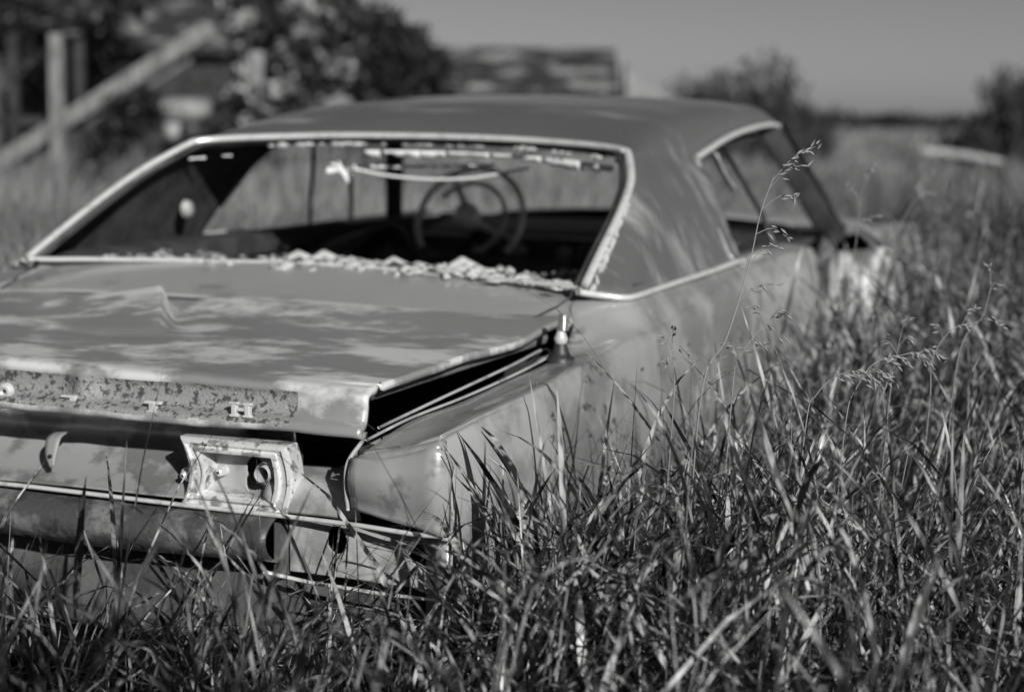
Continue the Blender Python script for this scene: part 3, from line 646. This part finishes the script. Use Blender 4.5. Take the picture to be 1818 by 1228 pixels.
n = 70000; Y = 22+RNG.random(n)**1.6*90; X = RNG.uniform(-1, 1, n)*(.33*Y+1); L = RNG.uniform(.4, .9, n)
mid.append(blades(n, X, Y, L, RNG.uniform(.04, .08, n)*(Y/25), np.abs(RNG.normal(.15, .2, n)), RNG.normal(.3, 1.4, n), np.abs(RNG.normal(.8, .5, n)), 3))
tag(mesh_np('meadow', mid, FARG), 'open meadow of long grass stretching behind the car to the horizon', 'grass', kind='stuff')

exec_after = True
# ------------------------------------------------------------------ single seeding stems
def wpt(px, py, d):
    D = Fw+Rt*((px-909)/3084)+Up*((614-py)/3084); return Vector((0, 0, CAMZ))+D*d
def stem(pts, d, heads, label, r=.0016):
    """pts: stalk through space at distance d from the lens; heads: list of (t0, azimuth sign, length) drooping sprays"""
    P = [wpt(x, y, d+.03*i) for i, (x, y) in enumerate(pts)]
    base = Vector((P[0].x-.05, P[0].y, 0)); e = empty('grass_stalk', base); off = -base
    q0 = Vector((P[0].x-.02, P[0].y, P[0].z*.6)); C_ = cr([tuple(base), ((base.x+q0.x)/2-.01, base.y, q0.z*.5), tuple(q0)]+[tuple(p) for p in P], 40)
    C_ = [Vector(c)+off for c in C_]
    MB().tube(C_, [r*(1-.6*i/39) for i in range(40)], 5).build('stem', DRYG, e)
    b = MB()
    for (t, dx, dz, ln) in heads:
        p = C_[min(39, int(t*39))]; q = p+Vector((dx, random.uniform(-.02, .02), dz)); mid_ = (p+q)/2+Vector((0, 0, .012))
        path = [Vector(c) for c in cr([tuple(p), tuple(mid_), tuple(q)], 10)]
        b.tube(path, .0007, 4)
        for k in range(int(ln)):
            s_ = path[min(9, 3+int(7*k/ln))]; dd = (path[9]-path[4]).normalized()
            if random.random() < .18: continue
            a = s_+Vector((random.gauss(0, .003), random.gauss(0, .003), random.gauss(0, .003))); dd = (dd+Vector((random.gauss(0, .35), random.gauss(0, .35), random.gauss(0, .35)))).normalized()*random.uniform(.6, 1.1)
            b.tube([a, a+dd*.007+Vector((0, 0, -.001)), a+dd*.016+Vector((0, 0, -.002))], [.0006, .0024, .0004], 5)
    b.build('seed_head', DRYG, e)
    return tag(e, label, 'grass stalk', 'seeding grass stalks')
stem([(1245,700),(1290,600),(1330,470),(1350,380),(1375,310)], 2.85, [(.98,.075,.06,14),(.96,.06,.04,12),(.88,.06,.02,10),(.80,.055,-.005,8),(.72,.05,.03,9),(.66,.06,.028,8)], 'tall pale seeding stalk rising in front of the right side window', .0020)
stem([(1235,720),(1240,680),(1262,645),(1290,632)], 2.7, [(.98,.03,.01,5)], 'bent pale stalk arching over below the door window')
stem([(1300,700),(1310,640),(1345,590),(1375,560)], 3.0, [(.97,.03,.01,8),(.9,-.02,.03,7),(.85,.04,-.01,7),(.75,.04,.0,7),(.7,-.03,.02,5)], 'open feathery seed stalk in front of the right rear wing')
stem([(1195,730),(1195,650),(1193,600)], 2.9, [(.97,.0,.03,4),(.9,.03,-.01,4),(.9,-.02,.02,4),(.82,-.02,.01,3)], 'thin dark branching stalk against the pale rear wing')
stem([(1500,760),(1520,690),(1560,640),(1640,625)], 3.1, [(.98,.05,-.01,16),(.93,.05,-.015,16),(.87,.05,-.01,14),(.8,.05,.0,12),(.74,.045,.005,10)], 'bowed plump seed head in the right hand grass')
stem([(1430,760),(1450,700),(1490,665),(1545,660)], 2.95, [(.98,.05,-.02,14),(.92,.05,-.02,14),(.85,.05,-.015,12),(.78,.04,0,9)], 'lower bowed seed head lying left of the plump one')
stem([(1650,720),(1655,640),(1690,585),(1740,570)], 3.3, [(.98,.05,-.005,8),(.9,.03,.03,6),(.84,.05,.0,7),(.78,-.02,.03,5)], 'sparse seed stalk nodding at the right of the grass')
stem([(1580,700),(1590,640),(1600,590)], 3.2, [(.98,.01,.03,6),(.92,.03,.01,5),(.85,-.03,.02,5)], 'upright small seed stalk behind the plump seed head')
stem([(1500,560),(1520,430),(1530,330)], 4.2, [(.98,.03,.06,9),(.93,-.03,.05,8),(.86,.05,.03,8)], 'blurred dark stalk standing beyond the open door')
stem([(1560,560),(1600,400),(1645,330)], 4.6, [(.98,.03,.05,9),(.92,.05,.03,8)], 'leaning blurred stalk right of the open door')
stem([(1700,640),(1745,560),(1760,500)], 3.4, [(.98,.0,.04,6),(.9,.02,.03,5)], 'slim upright stalk near the right edge of view')

# ================================================================== BACKGROUND
def leafcloud(b, c, rad, n, size, seed=0):
    c = np.array(c)
    for i in range(n):
        d = RNG.normal(0, 1, 3); d /= np.linalg.norm(d); rr = RNG.random()**.45
        k = 1+.35*mnoise.noise(Vector(d*2.2)+Vector((seed, 0, 0)))
        p = c+d*rr*k*np.array(rad); s_ = size*RNG.uniform(.5, 1.3)
        u = RNG.normal(0, 1, 3); u /= np.linalg.norm(u); v = np.cross(u, RNG.normal(0, 1, 3)); v /= np.linalg.norm(v)+1e-9
        bb = len(b.v); b.v += [tuple(p-u*s_), tuple(p+v*s_*.45), tuple(p+u*s_), tuple(p-v*s_*.45)]; b.f.append((bb, bb+1, bb+2, bb+3))
def tree(name, base, clumps, trunkh, tr, label, group, material, leaf=.09, cat='tree'):
    e = empty(name, base); tb = MB()
    tb.tube(cr([(0,0,-.1),(.05,0,trunkh*.5),(0,.05,trunkh)], 8), [tr*(1-.5*i/7) for i in range(8)], 8)
    for (c, r, n) in clumps: tb.tube(cr([(0,0,trunkh*.55),(c[0]*.5, c[1]*.5, trunkh*.6+(c[2]-trunkh*.6)*.4), c], 6), [tr*.5*(1-.8*i/5) for i in range(6)], 5)
    tb.build('trunk', BARK, e)
    b = MB()
    for j, (c, r, n) in enumerate(clumps): leafcloud(b, c, (r, r, r*.8), n, leaf, j*5)
    b.build('crown', material, e, smooth=False)
    return tag(e, label, cat, group)
def at(px, d): p = wpt(px, 200, d); return (p.x, p.y, 0)
def clumps_px(base, d, L_):
    out = []
    for (px, py, rpx, n, dd) in L_:
        p = wpt(px, py, d+dd); out.append(((p.x-base[0], p.y-base[1], p.z), rpx/3084*d, n))
    return out
# big dark tree over the left
b0 = at(-20, 21); tree('broadleaf_tree', b0, clumps_px(b0, 21, [(60,20,110,700,0),(190,-30,110,700,.5),(20,-90,120,500,0),(-60,60,80,400,0),(150,60,60,300,1)]), 2.6, .16, 'large dark tree filling the upper left behind the post and beam', 'trees behind the car', LEAFD, .10)
b0 = at(430, 19); tree('broadleaf_tree', b0, clumps_px(b0, 19, [(400,-10,45,300,.5),(450,50,45,300,-.1),(500,40,50,300,0),(560,50,50,300,.2),(530,110,45,240,-.4),(470,130,50,350,0),(580,130,50,380,0),(430,-30,60,300,0),(520,180,55,380,-.3),(430,190,50,300,0)]), 1.9, .10, 'sunlit pale leafed tree to the left above the rear window', 'trees behind the car', LEAFL, .085)
b0 = at(650, 20); tree('broadleaf_tree', b0, clumps_px(b0, 20, [(620,60,60,520,0),(670,50,55,480,.2),(720,80,50,440,0),(640,130,60,480,-.2),(700,140,60,480,0),(760,120,45,360,0),(770,160,45,300,.2),(600,20,45,340,0)]), 1.7, .09, 'dark rounded tree between the pale tree and the low shed', 'trees behind the car', LEAFD, .09)
b0 = at(250, 17); tree('low_bush', b0, clumps_px(b0, 17, [(250,190,45,200,0),(230,210,60,300,0),(330,250,45,220,0),(190,260,50,240,0),(400,230,40,200,0)]), .9, .04, 'dark bush under the slanting beam', 'bushes behind the car', LEAFD, .07, 'bush')
def spiky(base_px, d, span, top, label, n=1500):
    p0 = at(base_px, d); e = empty('willow_bush', p0); sc = d/3084
    x0, x1 = [(wpt(s, 200, d).x-p0[0]) for s in span]
    nb = 130; st = MB(); lf = MB()
    for i in range(nb):
        t = random.random(); x = x0+(x1-x0)*t; h = (top(t))*random.uniform(.65, 1.08); dx = random.gauss(0, .18); y = random.uniform(-.5, .5)
        P = [(x, y, 0), (x+dx*.4, y, h*.55), (x+dx, y+.05, h)]; st.tube(P, [.012, .008, .003], 4)
        for k in range(n//nb):
            q = random.random()**.8; px_ = x+dx*q+random.gauss(0, .06); s_ = random.uniform(.05, .10); z = h*q
            bb = len(lf.v); a = random.uniform(0, 6.28)
            lf.v += [(px_, y, z), (px_+.3*s_*cos(a), y+.3*s_*sin(a), z+s_*.5), (px_+random.gauss(0, .3)*s_, y, z+s_*1.3), (px_-.3*s_*cos(a), y-.3*s_*sin(a), z+s_*.5)]; lf.f.append((bb, bb+1, bb+2, bb+3))
    st.build('stems', BARK, e); lf.build('foliage', LEAFD, e, smooth=False)
    return tag(e, label, 'bush', 'bushes behind the car')
spiky(1310, 28, (1200, 1470), lambda t: 2.25-.35*abs(t-.55)*2-(.9*max(0, t-.75)*4), 'upright shoots of dark bushes just beyond the right end of the roof', 8500)
spiky(1790, 26, (1705, 1940), lambda t: 1.15+.85*min(1, t*3.0), 'black bush standing alone at the right edge on the horizon', 13000)
# added unseen hedge behind the photographer: it shades the lower grass in the foreground
hd = empty('shade_hedge', (1.6, -2.4, 0)); hf = MB(); hs = MB()
for i in range(34):
    x = -4.6+9.2*i/33; hs.tube([(x, 0, 0), (x+.1, .1, 1.4), (x+random.gauss(0, .2), 0, 3.4)], [.03, .02, .008], 5)
    leafcloud(hf, (x, random.uniform(-.2, .2), 1.0), (.4, .45, 1.0), 260, .08, i); leafcloud(hf, (x, random.uniform(-.2, .2), 2.35-(.75 if abs(x-.9) < .5 else 0)), (.42, .4, random.uniform(.8, 1.0)), 450, .07, i+60)
hs.build('stems', BARK, hd); hf.build('foliage', LEAFD, hd, smooth=False)
tag(hd, 'added unseen hedge standing behind the camera', 'shade_hedge')
b0 = (7.9, -3.6, 0); tree('broadleaf_tree', b0, [((0,0,6.2),1.5,1500),((1.5,.3,6.6),1.4,1300),((-.9,.2,5.4),1.1,900),((1.0,0,4.9),1.2,900),((2.4,0,5.6),1.2,900),((.4,0,7.4),1.1,800)], 3.6, .2, 'added unseen tree behind the camera, shading the right hand grass', None, LEAFD, .12)  # tree added out of view to throw shade over the right side
# --- wooden frame left: posts and beam
e = empty('timber_frame', at(100, 18)); B = Vector(at(100, 18))
def bar(name, p, q, wv, dv, material):
    p, q = Vector(p)-B, Vector(q)-B; d = (q-p); R = d.to_track_quat('Z', 'Y').to_matrix()
    # keep the broad face turned to the yard
    return MB().box((p+q)/2, (wv, dv, d.length), R).build(name, material, e, smooth=False, bevel=.01)
a = wpt(100, 60, 18); bar('post', (a.x, a.y, -.1), a, .14, .14, WOODP)
a = wpt(-20, 300, 18.15); c = wpt(375, 48, 18.15); bar('sloping_beam', a, c, .07, .17, WOODP)
a = wpt(-10, 320, 18.4); c = wpt(340, 105, 18.4); bar('sloping_beam', a, c, .05, .06, WOODP)
a = wpt(22, 60, 18.3); bar('post', (a.x, a.y, -.1), a, .10, .10, WOODD)
a = wpt(140, 70, 18.3); bar('post', (a.x, a.y, -.1), a, .10, .10, WOODD)
a = wpt(-40, 215, 18.5); c = wpt(420, 215, 18.5); bar('rail', a, c, .05, .10, WOODD)
tag(e, 'weathered timber frame with a pale post and a long sloping beam at the left', 'timber frame')
# dark barn behind
def prism_house(name, x0, x1, yb, yf, hw, hr, label, wallm, roofm, cat, ridge_x=True):
    e = empty(name, ((x0+x1)/2, yf, 0)); cx = (x0+x1)/2; ln = x1-x0; dp = yb-yf
    MB().hexa([(-ln/2,0,0),(ln/2,0,0),(ln/2,dp,0),(-ln/2,dp,0),(-ln/2,0,hw),(ln/2,0,hw),(ln/2,dp,hw),(-ln/2,dp,hw)]).build('wall', wallm, e, smooth=False)
    r = MB()
    if ridge_x:
        o_ = .25
        r.hexa([(-ln/2-o_,-o_,hw-.08),(ln/2+o_,-o_,hw-.08),(ln/2+o_,dp/2,hr-.08),(-ln/2-o_,dp/2,hr-.08),(-ln/2-o_,-o_,hw+.02),(ln/2+o_,-o_,hw+.02),(ln/2+o_,dp/2,hr+.02),(-ln/2-o_,dp/2,hr+.02)])
        r.hexa([(-ln/2-o_,dp/2+.001,hr-.08),(ln/2+o_,dp/2+.001,hr-.08),(ln/2+o_,dp+o_,hw-.08),(-ln/2-o_,dp+o_,hw-.08),(-ln/2-o_,dp/2+.001,hr+.02),(ln/2+o_,dp/2+.001,hr+.02),(ln/2+o_,dp+o_,hw+.02),(-ln/2-o_,dp+o_,hw+.02)])
        r.build('roof', roofm, e, smooth=False)
    return tag(e, label, cat), e
x0, x1 = wpt(-150, 200, 24).x, wpt(420, 200, 24).x
_, bn = prism_house('wooden_barn', x0, x1, 29, 24, 2.15, 3.7, 'dark barn behind the timber frame at the far left', WOODD, ROOFD, 'barn')
def plate(parent, name, px0, py0, px1, py1, d, material, th=.05):
    a, c = wpt(px0, py1, d), wpt(px1, py0, d); o = Vector(parent.location)
    return MB().box(((a.x+c.x)/2-o.x, (a.y+c.y)/2-o.y, (a.z+c.z)/2), (abs(c.x-a.x), th, abs(c.z-a.z))).build(name, material, parent, smooth=False, bevel=.01)
plate(bn, 'light_boarding', -60, 95, 85, 262, 23.85, PALE)
plate(bn, 'light_boarding', 125, 120, 138, 200, 23.85, PALE)
plate(bn, 'door', 440, 92, 470, 152, 22.0, PALE) if False else None
e2 = empty('leaning_board', at(455, 17.6)); plate(e2, 'board', 441, 92, 468, 152, 17.6, PALE, .04); plate(e2, 'stake', 450, 150, 458, 330, 17.64, WOODD, .04)
tag(e2, 'upright pale board on a stake among the leaves of the pale tree', 'board')
# low shed
x0, x1 = wpt(640, 200, 33).x, wpt(1095, 200, 33).x
_, sh = prism_house('low_shed', x0+.25, x1-.2, 37, 33, 1.55, 2.62, 'long low shed with dark sagging roof left of the sky gap', WOODD, ROOFD, 'shed')
plate(sh, 'roof_patch', 975, 122, 1045, 134, 33.5, WOODP, .05)
for k in range(3): plate(sh, 'doorway', 700+130*k, 150, 745+130*k, 185, 32.9, PALE if k == 1 else WOODD, .05)
xs = wpt(1105, 200, 34).x; xe = wpt(1195, 200, 34).x
e3 = empty('straw_stack', (xs, 34, 0)); hN = []
for j in range(9):
    row = []
    for i in range(20):
        a = pi*i/19; t = j/8
        row.append(((xe-xs)*(.05+.95*(1-(1-t)**.9)) if False else (xe-xs)*t*1.05, .9*cos(a)*(1-.3*t), max(0, (2.35-.75*t)*sin(a)**.6+.04*fbm(t*3, a*2))))
    hN.append(row)
MB().grid(hN).build('stack', PALE, e3)
tag(e3, 'pale sloping straw stack against the right end of the low shed', 'straw stack')
# pale tank under the trees
tk = empty('fuel_tank', at(330, 17.2)); p = wpt(330, 198, 17.2); o = Vector(tk.location)
MB().lathe([(.01,-.26),(.09,-.25),(.13,-.22),(.135,0),(.13,.22),(.09,.25),(.01,.26)], (p.x-o.x, 0, p.z), n=20, R=Matrix.Rotation(radians(90), 3, 'Y')).build('tank', PALE, tk)
MB().tube([(p.x-o.x-.18,0,p.z-.1),(p.x-o.x-.2,0,-.1)], .03, 6).tube([(p.x-o.x+.18,0,p.z-.1),(p.x-o.x+.2,0,-.1)], .03, 6).build('stand', WOODD, tk, smooth=False)
tag(tk, 'small pale rounded tank on a stand below the beam end', 'tank')
bk = empty('metal_bucket', at(305, 16.9)); p = wpt(305, 237, 16.9); o = Vector(bk.location)
MB().lathe([(.001,-.10),(.06,-.10),(.085,.10),(.08,.10),(.055,-.08)], (p.x-o.x, 0, p.z), n=18).build('pail', WHITEW, bk)
MB().tube([(p.x-o.x, .0, p.z-.1), (p.x-o.x, 0, -.1)], .04, 6).build('stump', BARK, bk, smooth=False)
tag(bk, 'pale bucket on a stump beneath the rounded tank', 'bucket')
# fallen white log
lg = empty('fallen_log', at(1705, 21)); o = Vector(lg.location); a, c = wpt(1630, 268, 21), wpt(1780, 288, 21.6)
MB().tube(cr([(a.x-o.x, a.y-o.y, a.z), ((a.x+c.x)/2-o.x, (a.y+c.y)/2-o.y, (a.z+c.z)/2+.02), (c.x-o.x, c.y-o.y, c.z)], 12), [.045,.062,.05,.058,.066,.05,.056,.042,.054,.04,.046,.03], 10).build('trunk', WHITEW, lg)
MB().tube([(a.x-o.x+.3, 0, -.1), (a.x-o.x+.3, 0, a.z-.03)], .04, 6).build('stake', BARK, lg, smooth=False)
MB().tube([(c.x-o.x-.2, 0, -.1), (c.x-o.x-.2, .1, c.z-.03)], .04, 6).build('stake', BARK, lg, smooth=False)
tag(lg, 'bleached fallen log lying above the grass on the right', 'log')
# distant hedgerow
hb = MB()
for i in range(260):
    x = RNG.uniform(10, 160); leafcloud(hb, (x, 260+RNG.uniform(-8, 8), 0.2+RNG.random()*.8), (4, 2, .8+RNG.random()*.7), 30, .8, i)
tag(hb.build('hedgerow', LEAFD, smooth=False), 'dark distant hedgerow along the horizon on the right', 'hedgerow', kind='stuff')
